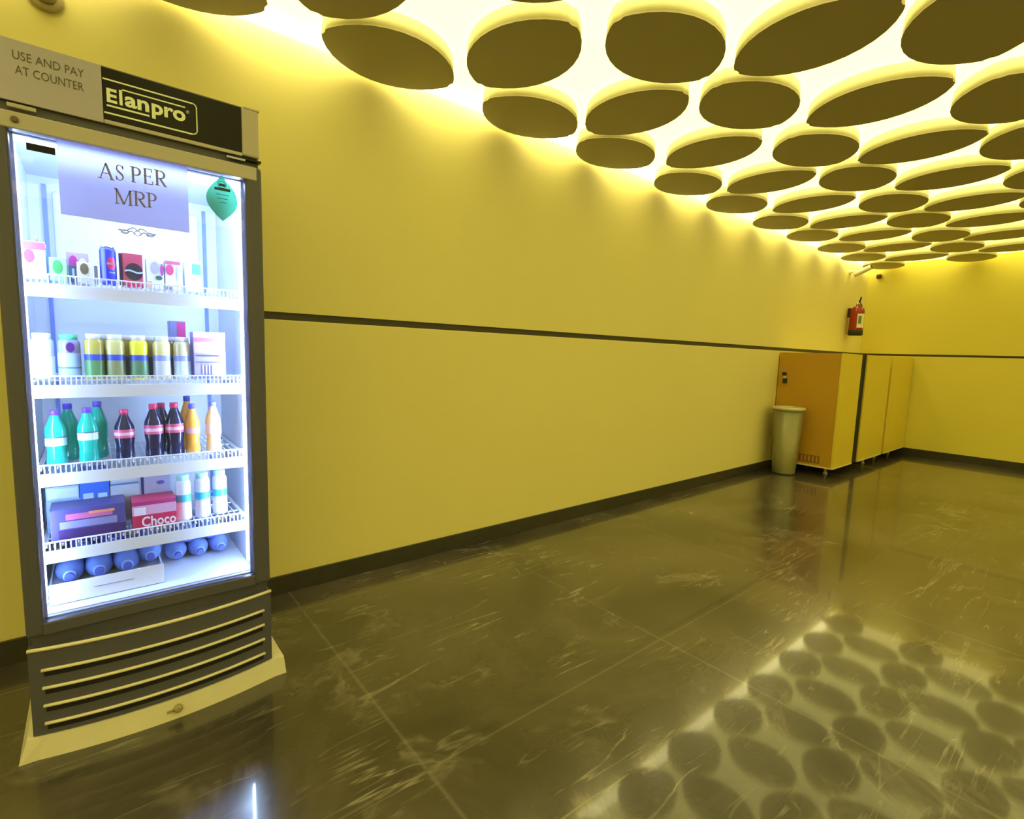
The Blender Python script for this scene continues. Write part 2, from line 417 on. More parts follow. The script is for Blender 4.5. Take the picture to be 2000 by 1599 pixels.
bm = NB()   # printed scroll ornament under the paper
def scroll(x, z, s, m):
    return [(x+m*s*(t*.045), FY+.0112, z+s*.010*math.sin(t*PI*2)*(1-t)-.006*t*t+.004*t) for t in [k/14 for k in range(15)]]
for m in (-1, 1):
    tube(bm, scroll(.117, 1.519, 1.0, m), 0.0013, 5)
    tube(bm, [(x, y, z-.009+.010*abs(x-.117)/.045) for x, y, z in scroll(.117+m*.006, 1.516, 0.8, m)], 0.0013, 5)
    tube(bm, [(.117+m*(.030+.009*math.cos(a)), FY+.0112, 1.513+.005*math.sin(a)) for a in [k*PI/5 for k in range(10)]], 0.0012, 5, True)
tube(bm, [(.117+.007*math.cos(a), FY+.0112, 1.513+.007*math.sin(a)) for a in [k*PI/5 for k in range(10)]], 0.001, 5, True)
part('scroll_print', bm, C_((0.42, 0.42, 0.68), 0.5, 'scroll_grey'), dr)
# header
bm = NB(); box(bm, FX0, FX1-.008, FY+.004, FY+.06, 1.80, FT, 0.005); box(bm, FX0+.01, FX1-.012, FY+.012, FY+.06, 1.772, 1.802); hd = part('header', bm, MT['body'])
bm = NB(); box(bm, FX0+.001, .052, FY-.001, FY+.006, 1.797, 1.946, 0.001); hp = part('notice_panel', bm, MT['silverp'], hd)
bm = NB()
text_bm(bm, 'USE AND PAY', -.124, .015, 1.900, 1.921, FY-.001); text_bm(bm, 'AT COUNTER', -.121, .013, 1.865, 1.886, FY-.001)
part('notice_lettering', bm, MT['ink'], hd)
bm = NB(); box(bm, .053, .397, FY-.001, FY+.006, 1.808, 1.944, 0.001); part('name_sign', bm, MT['black'], hd)
bm = NB(); box(bm, .397, .448, FY-.002, FY+.05, 1.800, 1.947, 0.006, 3); box(bm, .053, .398, FY-.002, FY+.006, 1.797, 1.8075, 0.001); box(bm, .405, .450, FY-.003, FY+.02, 1.944, 1.950, .001); part('end_cap', bm, MT['rail'], hd)
bm = NB()
yy = FY-.0012
text_bm(bm, 'E', .061, .084, 1.855, 1.892, yy, bold=0.03); text_bm(bm, 'l', .089, .096, 1.855, 1.895, yy, bold=0.03)
text_bm(bm, 'an', .101, .157, 1.855, 1.884, yy, bold=0.03); 
text_bm(bm, 'pro', .163, .246, 1.842, 1.884, yy, bold=0.03)
def hb(x0, x1, z, t=.0022): box(bm, x0, x1, yy-.0006, yy+.0004, z-t, z+t)
hb(.054, .264, 1.914, .002); hb(.054, .262, 1.826, .0022); hb(.096, .246, 1.897, .0018); hb(.060, .157, 1.846, .0024)
for c in ((.264, 1.903, 0), (.262, 1.837, -1)):
    pass
arc = [(.264+.011*math.sin(a), yy, 1.903+.011*math.cos(a)) for a in [k*PI/12 for k in range(7)]] + [(.262+.013*math.cos(a), yy, 1.839-.013*math.sin(a)) for a in [k*PI/12 for k in range(7)]]
tube(bm, arc, 0.0018, 6)
tube(bm, [(.252+.004*math.cos(a), yy, 1.886+.004*math.sin(a)) for a in [k*PI/5 for k in range(10)]], 0.0005, 5, True); text_bm(bm, 'R', .2505, .2538, 1.8838, 1.888, yy)
part('name_lettering', bm, MT['signw'], hd)
bm = NB(); box(bm, -.141, -.086, FY-.001, FY+.02, 1.782, 1.792, .001); part('hinge_plate', bm, MT['rail'], hd)
bm = NB(); box(bm, .36, .452, FY-.006, FY+.02, 1.787, 1.793, .001); part('hinge_plate', bm, MT['black'], hd)
bm = NB(); box(bm, .352, .405, FY-.0065, FY-.004, 1.782, 1.788, .0006); part('hinge_pin', bm, C_((0.55, 0.6, 0.95), 0.3, 'hinge_blue'), hd)
# grille: bowed front
def bow(x, d): return d*(1-((x-(FX0+FX1)/2)/((FX1-FX0)/2))**2)
def bowed(bm, x0, x1, yf, d, z0, z1, yb, n=18, ztop=None):
    lo, hi, lob, hib = [], [], [], []
    for k in range(n+1):
        x = x0+(x1-x0)*k/n; y = yf-bow(x, d)
        lo.append(bm.verts.new((x, y, z0))); hi.append(bm.verts.new((x, y+(ztop or 0), z1)))
        lob.append(bm.verts.new((x, yb, z0))); hib.append(bm.verts.new((x, yb, z1)))
    for k in range(n):
        for a, b in ((lo, hi), (hi, hib), (hib, lob), (lob, lo)):
            f = bm.faces.new((a[k], a[k+1], b[k+1], b[k]))
    bm.faces.new((lo[0], hi[0], hib[0], lob[0])); bm.faces.new((lo[n], lob[n], hib[n], hi[n]))
bm = NB(); bowed(bm, FX0, FX1, FY+.006, .042, .066, .322, FY+.06); bowed(bm, FX0+.01, FX1-.01, FY+.03, .015, .322, .362, FY+.06); gr = part('base_grille', bm, MT['body'])
bm = NB(); tube(bm, [(FX0+(FX1-FX0)*k/18, FY+.006-bow(FX0+(FX1-FX0)*k/18, .042), .324) for k in range(19)], .0055, 8); part('grille_lip', bm, MT['cream'], gr)
for z in (.262, .208, .154, .100):
    bm = NB(); tube(bm, [(-.155+.585*k/18, FY+.003-bow(-.155+.585*k/18, .042), z) for k in range(19)], .0048, 8); part('grille_rib', bm, MT['cream'], gr)
    bm = NB(); bowed(bm, -.150, .425, FY+.0045, .042, z-.020, z-.0045, FY+.02); part('grille_slot', bm, MT['dark'], gr)
# stand under the fridge
bm = NB()
n = 18; r0, r1, r2_, r3 = [], [], [], []
for k in range(n+1):
    x = -.215+.715*k/n; xt = -.196+.690*k/n
    r0.append(bm.verts.new((x, FY-.008-bow(max(FX0, min(FX1, x)), .040), 0))); r1.append(bm.verts.new((xt, FY+.000-bow(max(FX0, min(FX1, xt)), .040), .063)))
    r2_.append(bm.verts.new((xt, 2.50, .063))); r3.append(bm.verts.new((x, 2.50, 0)))
for k in range(n):
    for a, b in ((r0, r1), (r1, r2_), (r2_, r3), (r3, r0)): bm.faces.new((a[k], a[k+1], b[k+1], b[k]))
bm.faces.new((r0[0], r1[0], r2_[0], r3[0])); bm.faces.new((r0[n], r3[n], r2_[n], r1[n]))
bmesh.ops.bevel(bm, geom=[e for e in bm.edges if abs(e.verts[0].co.z-.063) < 1e-4 and abs(e.verts[1].co.z-.063) < 1e-4 and (e.verts[0].co.y < 2.0 and e.verts[1].co.y < 2.0 and e.is_manifold and e.calc_face_angle(0) > .5)], offset=.008, segments=3, affect='EDGES')
tag(obj('fridge_stand', bm, MT['cream']), 'low cream plastic stand with worn front edge under the drinks fridge', 'stand')
bm = NB(); lathe(bm, [(0.012, 0), (0.012, -.01), (0.007, -.014)], .16, FY-.046, .035, axis='Y', seg=12); box(bm, .130, .148, FY-.050, FY-.044, .028, .034); 
o = obj('levelling_screw', bm, C_((0.35, 0.30, 0.16), 0.4, 'screw_brass')); o.parent = bpy.data.objects['fridge_stand']

# paper sign taped to the glass: serif letters built from strokes
def seg_(bm, x0, z0, x1, z1, t, y):
    d = Vector((x1-x0, z1-z0)); L = d.length; nrm = Vector((-d.y, d.x))/L*t/2
    pts = [(x0+nrm.x, z0+nrm.y), (x1+nrm.x, z1+nrm.y), (x1-nrm.x, z1-nrm.y), (x0-nrm.x, z0-nrm.y)]
    poly(bm, pts, y-.0004, y)
def serif(bm, ch, x, z, w, h, y):
    T, t, s = h*.13, h*.055, h*.13
    def foot(cx, zz, ww=s): seg_(bm, cx-ww, zz, cx+ww, zz, t, y)
    def bowl(x0, zc, rx, rz):
        P = [(x0+rx*math.sin(a), zc+rz*math.cos(a)) for a in [k*PI/8 for k in range(9)]]
        for i, (p, q) in enumerate(zip(P, P[1:])): seg_(bm, p[0], p[1], q[0], q[1], t+(T-t)*math.sin((i+.5)*PI/8), y)
    if ch == 'A':
        seg_(bm, x+.12*w, z, x+.5*w, z+h, t*1.2, y); seg_(bm, x+.5*w, z+h, x+.88*w, z, T, y); seg_(bm, x+.27*w, z+.36*h, x+.72*w, z+.36*h, t, y); foot(x+.12*w, z); foot(x+.88*w, z)
    elif ch in 'PR':
        seg_(bm, x+.22*w, z, x+.22*w, z+h, T, y); foot(x+.22*w, z); foot(x+.16*w, z+h, s*.9)
        seg_(bm, x+.22*w, z+h-t/2, x+.5*w, z+h-t/2, t, y); seg_(bm, x+.22*w, z+.48*h, x+.5*w, z+.48*h, t, y); bowl(x+.5*w, z+.735*h, .32*w, .25*h)
        if ch == 'R': seg_(bm, x+.45*w, z+.48*h, x+.85*w, z, T, y); foot(x+.88*w, z, s*.7)
    elif ch == 'E':
        seg_(bm, x+.22*w, z, x+.22*w, z+h, T, y)
        for zz, e in ((0, .85), (.52, .66), (1, .8)): seg_(bm, x+.08*w, z+zz*h, x+e*w, z+zz*h, t, y)
        seg_(bm, x+.8*w, z+h, x+.8*w, z+.8*h, t, y); seg_(bm, x+.86*w, z, x+.86*w, z+.22*h, t, y); seg_(bm, x+.66*w, z+.42*h, x+.66*w, z+.62*h, t, y)
    elif ch == 'M':
        seg_(bm, x+.12*w, z, x+.12*w, z+h, t*1.2, y); seg_(bm, x+.12*w, z+h, x+.5*w, z, T, y); seg_(bm, x+.5*w, z, x+.86*w, z+h, t*1.2, y); seg_(bm, x+.86*w, z, x+.86*w, z+h, T, y)
        foot(x+.12*w, z); foot(x+.86*w, z); foot(x+.08*w, z+h, s*.7); foot(x+.9*w, z+h, s*.7)
    elif ch == 'S':
        P = [(.80, .80), (.68, .95), (.48, 1.0), (.28, .93), (.20, .76), (.30, .60), (.55, .48), (.76, .35), (.80, .20), (.68, .06), (.46, 0), (.26, .06), (.16, .22)]
        for i, (p, q) in enumerate(zip(P, P[1:])):
            tt = t + (T-t)*math.exp(-((i-5.5)/1.8)**2)
            seg_(bm, x+p[0]*w, z+p[1]*h, x+q[0]*w, z+q[1]*h, tt, y)
        seg_(bm, x+.80*w, z+.74*h, x+.80*w, z+.98*h, t, y); seg_(bm, x+.16*w, z+.02*h, x+.16*w, z+.26*h, t, y)
ps = thing('paper_sign', 'lilac paper sheet reading AS PER MRP taped on the fridge door glass', 'sign', (.098, FY+.008, 1.536))
bm = NB(); box(bm, -.0505-.098, .2465-.098, .0005, .0012, 0, .196); obj('sheet', bm, MT['paper'], ps)
bm = NB()
for ch, x, w_ in (('A', .034, .034), ('S', .070, .024), ('P', .106, .028), ('E', .135, .027), ('R', .163, .030)): serif(bm, ch, x-.098, 1.650-1.536+.012*(x-.03)/.16, w_, .042, .0002)
for ch, x, w_ in (('M', .067, .042), ('R', .110, .031), ('P', .142, .027)): serif(bm, ch, x-.098, 1.588-1.536+.006*(x-.06)/.1, w_, .040, .0002)
obj('lettering', bm, MT['pink_ink'], ps)

# ------------------------------------------------------------------ goods on the shelves
def carton(name, label, x, y, z, w_, h, d=.05, base=(.8, .82, .9), group=None, cat='carton', marks=(), side=None, rot=0):
    t = thing(name, label, cat, (x, y, z), group); t.rotation_euler[2] = rot
    bm = NB(); box(bm, -w_/2, w_/2, -d/2, d/2, 0, h, 0.0015); obj('box', bm, C_(base), t)
    for mi, (nm, u0, u1, v0, v1, col, shp) in enumerate(marks):
        bm = NB(); yf = -d/2-.0006-.0003*mi
        X0, X1, Z0, Z1 = -w_/2+u0*w_, -w_/2+u1*w_, v0*h, v1*h
        if shp == 'e': poly(bm, [((X0+X1)/2+(X1-X0)/2*math.cos(a), (Z0+Z1)/2+(Z1-Z0)/2*math.sin(a)) for a in [k*PI/10 for k in range(20)]], yf-.0006, yf+.0003)
        elif shp == 'w': poly(bm, [(X0+(X1-X0)*k/8, Z0+(Z1-Z0)*(.35+.25*math.sin(k/8*2*PI))) for k in range(9)] + [(X0+(X1-X0)*k/8, Z0+(Z1-Z0)*(.75+.25*math.sin(k/8*2*PI))) for k in range(8, -1, -1)], yf-.0012, yf)
        elif shp.startswith('t:'): text_bm(bm, shp[2:], X0, X1, Z0, Z1, yf-.0002, bold=.02)
        else: box(bm, X0, X1, yf, -d/2+.0004, Z0, Z1)
        obj(nm, bm, C_(col), t)
    if side:
        bm = NB(); box(bm, -w_/2-.0006, -w_/2+.0004, -d/2+.002, d/2-.002, .002, h-.002); obj('side_panel', bm, C_(side), t)
    return t
def can(name, label, x, y, z, r, h, col, cat='can', marks=()):
    t = thing(name, label, cat, (x, y, z))
    bm = NB(); lathe(bm, [(r*.78, 0), (r, .006), (r, h-.014), (r*.82, h-.003)], seg=24); obj('can_body', bm, C_(col), t)
    bm = NB(); lathe(bm, [(r*.82, h-.003), (r*.84, h), (r*.78, h), (r*.76, h-.003)], seg=24); obj('lid', bm, MT['chrome'], t)
    def patch(a0, a1, z0, z1, c, nm, ell=False):
        bm = NB(); n = 12; m = 10
        for i in range(n):
            for j in range(m):
                u0, u1, v0, v1 = i/n, (i+1)/n, j/m, (j+1)/m
                if ell and ((u0+u1-1)**2+(v0+v1-1)**2) > 1: continue
                q = []
                for u, v in ((u0, v0), (u1, v0), (u1, v1), (u0, v1)):
                    a = a0+(a1-a0)*u; q.append(bm.verts.new(((r+.0005)*math.sin(a), -(r+.0005)*math.cos(a), z0+(z1-z0)*v)))
                bm.faces.new(q)
        bmesh.ops.remove_doubles(bm, verts=bm.verts, dist=1e-5)
        obj(nm, bm, C_(c), t)
    for mk in marks: patch(*mk)
    return t
def bottle(name, label, x, y, z, R, h, liquid, cap, lab, labz=(.45, .60), neck=.30, cat='bottle', waist=False, fill=None, parts=True, bands=(), group=None):
    t = thing(name, label, cat, (x, y, z), group)
    body = [(R*.80, 0), (R, .03*h), (R*(.88 if waist else 1), .28*h), (R, .42*h), (R, .62*h), (R*.93, .68*h), (R*.62, .80*h), (R*.40, .90*h), (R*.38, .925*h)]
    if neck < .2: body = [(R*.88, 0), (R, .03*h), (R, .80*h), (R*.90, .86*h), (R*.72, .89*h), (R*.70, .90*h)]
    bm = NB(); lathe(bm, body, seg=20); obj('bottle_body', bm, C_(liquid, .15), t)
    cr = R*.46 if neck >= .2 else R*.80
    cz = .905*h if neck >= .2 else .885*h
    bm = NB(); lathe(bm, [(cr, cz), (cr, h-.002), (cr*.9, h)], seg=18); obj('cap', bm, C_(cap), t)
    if lab:
        bm = NB(); lathe(bm, [(R*1.012, labz[0]*h), (R*1.012, labz[1]*h)], seg=20, caps=False); obj('wrap_label', bm, C_(lab), t)
    for b0, b1, c in bands:
        bm = NB(); lathe(bm, [(R*1.02, b0*h), (R*1.02, b1*h)], seg=20, caps=False); obj('label_band', bm, C_(c), t)
    return t
RED, PINKR, TEAL, BLU, WHT = (.50, .03, .08), (.55, .10, .22), (.10, .42, .50), (.015, .03, .62), (.80, .84, .92)
z = SH[0]
carton('juice_carton', 'white and red drink carton with a straw, first from the left on the top shelf', -.118, 2.045, z, .050, .105, base=WHT, side=None, marks=(('red_top', 0, 1, .78, .98, (.42, .08, .20), 'b'), ('red_fruit', .08, .52, .42, .78, (.55, .03, .18), 'e'), ('glass_print', .55, .85, .35, .75, (.78, .8, .9), 'e'), ('blue_line', .15, .9, .25, .31, (.35, .52, .8), 'b')))
o = bpy.data.objects['juice_carton']; bm = NB(); lathe(bm, [(.003, .105), (.003, .125)], .006, 0, 0, seg=8); obj('straw', bm, C_((.30, .20, .85)), o)
bm = NB(); box(bm, .0252, .0262, -.02, .02, .003, .09); obj('side_panel', bm, C_((.12, .30, .55)), o)
carton('drink_carton', 'small pale green drink carton with darker green fruit, beside the straw carton', -.068, 2.045, z, .038, .066, base=(.35, .75, .55), marks=(('green_fruit', .2, .75, .3, .9, (.05, .35, .10), 'e'), ('lime_stripe', .78, 1, 0, .8, (.35, .85, .25), 'b')))
carton('drink_carton', 'plum red and grey carton standing behind the dark and beige cartons', -.024, 2.12, z, .052, .096, base=(.45, .30, .50), marks=(('red_heart', .1, .5, .45, .9, (.40, .03, .22), 'e'), ('pale_print', .55, .9, .5, .85, (.6, .65, .95), 'e')))
carton('drink_carton', 'narrow dark teal carton in front of the plum carton', -.037, 2.04, z, .017, .048, base=(.02, .08, .13), marks=(('pale_dots', .5, .8, .2, .8, (.35, .42, .7), 'b'),))
carton('drink_carton', 'small beige carton with a brown blot, right of the dark teal one', -.008, 2.04, z, .036, .060, base=(.72, .66, .55), marks=(('brown_blot', .2, .75, .4, .95, (.13, .11, .07), 'e'), ('grey_print', .1, .9, .1, .3, (.5, .6, .55), 'b')))
carton('drink_carton', 'very narrow grey carton edge left of the blue can', .018, 2.05, z, .008, .055, base=(.32, .34, .42))
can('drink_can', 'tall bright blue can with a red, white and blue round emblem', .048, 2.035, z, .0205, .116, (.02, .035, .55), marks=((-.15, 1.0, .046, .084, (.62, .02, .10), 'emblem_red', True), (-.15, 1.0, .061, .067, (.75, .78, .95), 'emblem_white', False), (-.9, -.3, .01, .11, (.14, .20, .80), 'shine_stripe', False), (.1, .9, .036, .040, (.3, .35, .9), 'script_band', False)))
carton('drink_carton', 'red box with a big black oval and silver band, right of the blue can', .108, 2.05, z, .052, .103, base=(.50, .06, .13), side=(.02, .005, .10), marks=(('black_oval', .12, 1.0, .2, .72, (.015, .015, .035), 'e'), ('silver_band', .10, 1.0, .40, .52, (.45, .60, .85), 'w'), ('bottom_red', 0, 1, .0, .10, (.45, .01, .10), 'b')))
bm = NB(); box(bm, .0739, .0820, 2.0235, 2.0244, z+.003, z+.100); o2 = [o for o in bpy.data.objects if o.get('label', '').startswith('red box with a big')][0]; o3 = obj('dark_edge', bm, C_((.01, .005, .06))); o3.parent = o2; o3.location = (-o2.location.x, -o2.location.y, -o2.location.z)
carton('drink_carton', 'white carton with lilac and green print and an orange corner, right of the red box', .166, 2.05, z, .046, .096, base=WHT, marks=(('lilac_fruit', .25, .75, .5, .9, (.45, .42, .80), 'e'), ('magenta_edge', .8, 1, .45, .85, (.45, .06, .40), 'e'), ('green_leaf', .5, .9, .3, .45, (.05, .12, .08), 'e'), ('orange_corner', .02, .3, .02, .25, (.75, .40, .25), 'b')))
carton('drink_carton', 'white carton with pink red top and fruit, second from right on the top shelf', .214, 2.05, z, .044, .097, base=WHT, marks=(('red_top', .02, .98, .86, .97, (.55, .12, .25), 'b'), ('pink_fruit', .05, .55, .5, .85, (.60, .06, .20), 'e'), ('green_straw', .72, .82, .35, .8, (.4, .6, .5), 'b'), ('lilac_foot', .05, .4, .02, .12, (.2, .15, .45), 'b')))
carton('drink_carton', 'pale carton with a teal top, rightmost on the top shelf', .270, 2.05, z, .048, .098, base=(.78, .90, .92), marks=(('teal_top', .45, .98, .6, .95, (.12, .55, .50), 'b'), ('pink_print', .1, .9, .35, .5, (.80, .65, .80), 'b')))
z = SH[1]
G2 = dict(neck=.1)
bottle('jar', 'white wide jar with white lid, leftmost on the second shelf', -.116, 2.045, z, .027, .135, (.62, .68, .85), (.88, .92, .98), (.85, .83, .9), (.05, .50), neck=.1, cat='jar')
bottle('jar', 'grey blue jar with green lid and a dark plum spot, on the second shelf', -.056, 2.045, z, .027, .134, (.26, .28, .60), (.10, .62, .35), (.40, .55, .88), (.04, .58), neck=.1, cat='jar', bands=((.24, .27, (.05, .22, .35)),))
o = bpy.data.objects['jar.001']; bm = NB(); poly(bm, [(.004+.010*math.cos(a), .095+.015*math.sin(a)) for a in [k*PI/8 for k in range(16)]], -.0295, -.0270); obj('plum_spot', bm, C_((.07, .01, .14)), o)
ylab = [((.50, .44, .10), (.10, .28, .10), 'dull yellow bottle with blue band and dark green foot, third on the second shelf'),
        ((.62, .58, .22), (.25, .28, .12), 'pale yellow bottle with blue band and olive foot, fourth on the second shelf'),
        ((.85, .78, .06), (.10, .24, .12), 'brightest yellow bottle with navy band, fifth on the second shelf'),
        ((.80, .74, .35), (.68, .70, .80), 'light yellow bottle with faint blue band and white foot, sixth on the second shelf'),
        ((.66, .60, .38), (.70, .85, .88), 'faded yellow bottle with lilac band, right of the others beside the tall pink carton')]
for (c1, c2, lb), x in zip(ylab, (.003, .054, .114, .175, .232)):
    bottle('yellow_bottle', lb, x, 2.04, z, .0245, .138, c1, (.86, .88, .93), c2, (.03, .42), neck=.1, bands=((.42, .55, (.03, .07, .50) if x < .15 else (.30, .36, .80)),), group='yellow bottles on the second shelf')
for k, x in enumerate((.029, .085, .145, .205)):
    bottle('yellow_bottle', 'yellow bottle in the back row of the second shelf, %s from the left' % ORD[k], x, 2.12, z, .022, .138, (.30, .22, .04), (.80, .80, .88), (.02, .03, .06), (.02, .50), neck=.1, group='yellow bottles in the back row')
carton('carton_box', 'tall lilac carton with pink stripes and white lid, rightmost on the second shelf', .309, 2.05, z, .094, .158, d=.08, base=(.42, .38, .75), cat='carton', marks=(('white_lid', 0, 1, .88, 1.0, (.85, .82, .95), 'b'), ('pink_stripe', 0, 1, .80, .88, (.62, .20, .45), 'b'), ('pink_field', 0, .85, .55, .78, (.60, .42, .72), 'b'), ('violet_line', .05, .8, .48, .51, (.12, .08, .40), 'b'), ('blue_line', .05, 1, .34, .37, (.18, .15, .60), 'b'), ('foot_print', .05, .9, .02, .08, (.12, .12, .35), 'b')) + tuple(('hatching', .25+.1*k, .29+.1*k, .1, .3, (.68, .68, .92), 'b') for k in range(4)))
carton('carton_box', 'grey and raspberry red box peeking out behind the last yellow bottles', .236, 2.20, z, .048, .195, d=.06, base=(.18, .20, .42), cat='box', marks=(('red_half', .45, 1, .5, .98, (.50, .04, .20), 'b'),))
z = SH[2]
def soda(name, label, x, y, R, h, liq, cap, lab, labz=(.44, .60), waist=True, grp=None, bands=()):
    return bottle(name, label, x, y, z, R, h, liq, cap, lab, labz, neck=.3, waist=waist, bands=bands, group=grp)
GR = (.005, .42, .30)
soda('green_soda_bottle', 'green soda bottle with violet cap, front left of the third shelf', -.099, 2.04, .025, .168, (.02, .52, .42), (.16, .06, .60), (.75, .88, .90), (.36, .50), grp='green soda bottles', bands=((.50, .53, (.03, .18, .28)),))
soda('green_soda_bottle', 'green soda bottle with violet cap standing behind the leftmost one', -.071, 2.12, .025, .178, GR, (.12, .06, .62), None, grp='green soda bottles')
soda('green_soda_bottle', 'green soda bottle with violet cap and white label, front, left of the lone cola', -.024, 2.04, .025, .172, (.01, .50, .38), (.14, .06, .64), (.78, .90, .90), (.42, .55), grp='green soda bottles', bands=((.55, .57, (.03, .10, .16)),))
soda('green_soda_bottle', 'green soda bottle with violet cap behind the second front one', .002, 2.12, .025, .182, GR, (.10, .07, .62), None, grp='green soda bottles')
CO = (.014, .016, .055)
for x, h, lb in ((.067, .161, 'dark cola bottle with red cap standing alone in the middle of the third shelf'), (.145, .176, 'dark cola bottle with red cap, left one of the touching pair'), (.203, .178, 'dark cola bottle with pinkish red cap and large label, right one of the touching pair')):
    soda('cola_bottle', lb, x, 2.045, .0265, h, CO, (.60, .03, .12), (.62, .10, .20), (.44, .61), grp='cola bottles on the third shelf', bands=((.49, .55, (.80, .50, .66)),))
soda('cola_bottle', 'dark cola bottle behind the gap of the touching cola pair', .174, 2.13, .025, .170, CO, (.45, .04, .12), None, grp='cola bottles on the third shelf')
OR = (.78, .38, .06)
soda('orange_soda_bottle', 'orange soda bottle with blue cap, next to the cola pair', .254, 2.045, .0225, .172, OR, (.13, .11, .62), (.75, .40, .60), (.42, .52), grp='orange soda bottles')
soda('orange_soda_bottle', 'orange soda bottle with blue cap behind the first orange one', .250, 2.13, .0225, .192, OR, (.10, .10, .55), None, grp='orange soda bottles')
soda('orange_soda_bottle', 'paler orange soda bottle with blue cap, rightmost on the third shelf', .318, 2.05, .024, .178, (.85, .58, .30), (.22, .20, .68), (.85, .62, .60), (.36, .56), grp='orange soda bottles')
z = SH[3]
PB = (.45, .62, .90)
def pack(label, x, y, zz, w_, h, d=.10, col=PB, mk=()): return carton('carton_pack', label, x, y, zz, w_, h, d=d, base=col, cat='pack', marks=mk)
carton('carton_box', 'dark plum snack box with red and orange print, left on the fourth shelf', -.033, 2.055, z, .180, .100, d=.11, base=(.07, .06, .22), cat='box', marks=(('red_print', .20, .82, .66, .84, (.50, .12, .28), 'b'), ('orange_print', .5, .85, .78, .86, (.70, .25, .15), 'b'), ('grey_band', .12, .88, .40, .62, (.22, .22, .42), 'b'), ('dark_foot', .1, 1, .0, .36, (.05, .02, .12), 'b')))
carton('carton_box', 'red snack box printed Choco, centre of the fourth shelf', .134, 2.05, z, .120, .094, d=.10, base=(.55, .025, .10), cat='box', marks=(('pink_top', 0, 1, .52, .86, (.72, .40, .62), 'b'), ('white_patch', .04, .30, .52, .80, (.85, .80, .92), 'b'), ('red_band', 0, 1, .86, .98, (.42, .04, .22), 'b'), ('choco_lettering', .20, .98, .10, .46, (.88, .80, .90), 't:Choco')))
pack('pale blue flat pack lying on a second one, back left above the dark plum box', -.092, 2.17, z+.150, .084, .042, .12, (.48, .66, .90), (('white_face', .05, .95, .1, .8, (.70, .82, .95), 'b'),))
pack('pale blue flat pack at the bottom of the left pair behind the dark plum box', -.095, 2.17, z+.104, .080, .044, .12, (.40, .60, .92), (('white_face', .05, .95, .15, .85, (.66, .80, .95), 'b'),))
pack('pale blue low carton carrying the left pair of flat packs', -.092, 2.17, z, .088, .104, .12, (.30, .45, .85))
pack('deep blue carton standing between the pale packs, behind the dark plum box', -.016, 2.15, z, .074, .190, .09, (.04, .16, .66), (('pale_square', .10, .45, .45, .62, (.50, .68, .95), 'b'), ('pale_square', .60, .92, .45, .60, (.55, .70, .95), 'b'), ('blue_fold', .05, .95, .80, .84, (.08, .25, .80), 'b')))
pack('white and blue flat pack, top one right of the deep blue carton', .064, 2.16, z+.132, .082, .046, .10, (.55, .70, .94), (('dark_line', 0, .95, .02, .12, (.10, .28, .62), 'b'), ('white_face', .05, .9, .25, .85, (.78, .86, .97), 'b')))
pack('white and blue carton under the flat pack, right of the deep blue carton', .062, 2.16, z, .080, .132, .10, (.62, .74, .96))
pack('lilac white carton with a small violet mark behind the red Choco box', .150, 2.16, z, .078, .170, .09, (.55, .60, .90), (('violet_mark', .5, .8, .70, .78, (.18, .14, .60), 'e'), ('dark_gap_line', -.03, .04, .45, .98, (.05, .06, .35), 'b')))
for x, y, lb in ((.219, 2.045, 'small clear bottle with aqua label and cap, nearest the red Choco box'), (.277, 2.05, 'small clear bottle with aqua label and cap, second from the red Choco box'), (.333, 2.06, 'small clear bottle, palest, at the right end of the fourth shelf')):
    bottle('water_bottle', lb, x, y, z, .0235, .160, (.70, .76, .92), (.45, .82, .80), (.06, .42, .62), (.42, .58), neck=.1, group='small water bottles on the fourth shelf', bands=((.05, .38, (.82, .80, .93)),))
# bottles lying in the bottom with their caps to the front
bt = tag(obj('bottle_tray', (lambda b: (box(b, -.135, .150, 1.985, 1.989, .402, .466, .001), box(b, -.135, .150, 2.385, 2.389, .402, .452), box(b, -.135, -.131, 1.989, 2.385, .402, .452), box(b, .146, .150, 1.989, 2.385, .402, .452), box(b, -.131, .146, 1.989, 2.385, .402, .431), b)[-1])(NB()), C_((.86, .88, .95))), 'shallow white tray holding lying bottles in the bottom of the fridge, left', 'tray')
bm = NB(); box(bm, -.03, .07, 1.9838, 1.9848, .434, .4365); o = obj('printed_line', bm, C_((.35, .36, .5))); o.parent = bt
BL = (.16, .27, .66); BL2 = (.07, .11, .42)
def lying(label, x, zc, y0, R, col, grp):
    t = thing('lying_bottle', label, 'bottle', (x, y0, zc), grp)
    bm = NB(); lathe(bm, [(R*.42, 0), (R*.46, .012), (R*.80, .026), (R, .050), (R, .11), (R*.94, .12), (R, .13), (R, .215), (R*.8, .225)], seg=24, axis='Y'); obj('bottle_body', bm, C_(col, .2), t)
    bm = NB(); lathe(bm, [(R*.30, -.016), (R*.34, -.014), (R*.34, .002)], seg=18, axis='Y'); obj('cap', bm, C_(BL2), t)
    bm = NB(); lathe(bm, [(R*.42, -.002), (R*.46, -.002), (R*.46, .002), (R*.42, .002)], seg=18, axis='Y'); obj('neck_ring', bm, C_((.30, .42, .80)), t)
for k, (x, zc) in enumerate(((-.088, .469), (-.016, .469), (.056, .469), (.126-.014, .5295))):
    if k == 3: continue
    lying('blue tinted bottle lying in the white tray, %s from the left' % ORD[k], x, zc, 2.03, .036, BL, 'lying bottles in the tray')
lying('blue tinted bottle lying on top where the tray ends', .120, .480, 2.045, .034, BL, 'lying bottles in the tray')
lying('darker bottle lying on top of the first two in the tray', -.052, .531, 2.12, .034, (.08, .11, .42), 'lying bottles in the tray')
lying('darker bottle lying on top of the second and third in the tray', .020, .531, 2.10, .034, (.05, .07, .34), 'lying bottles in the tray')
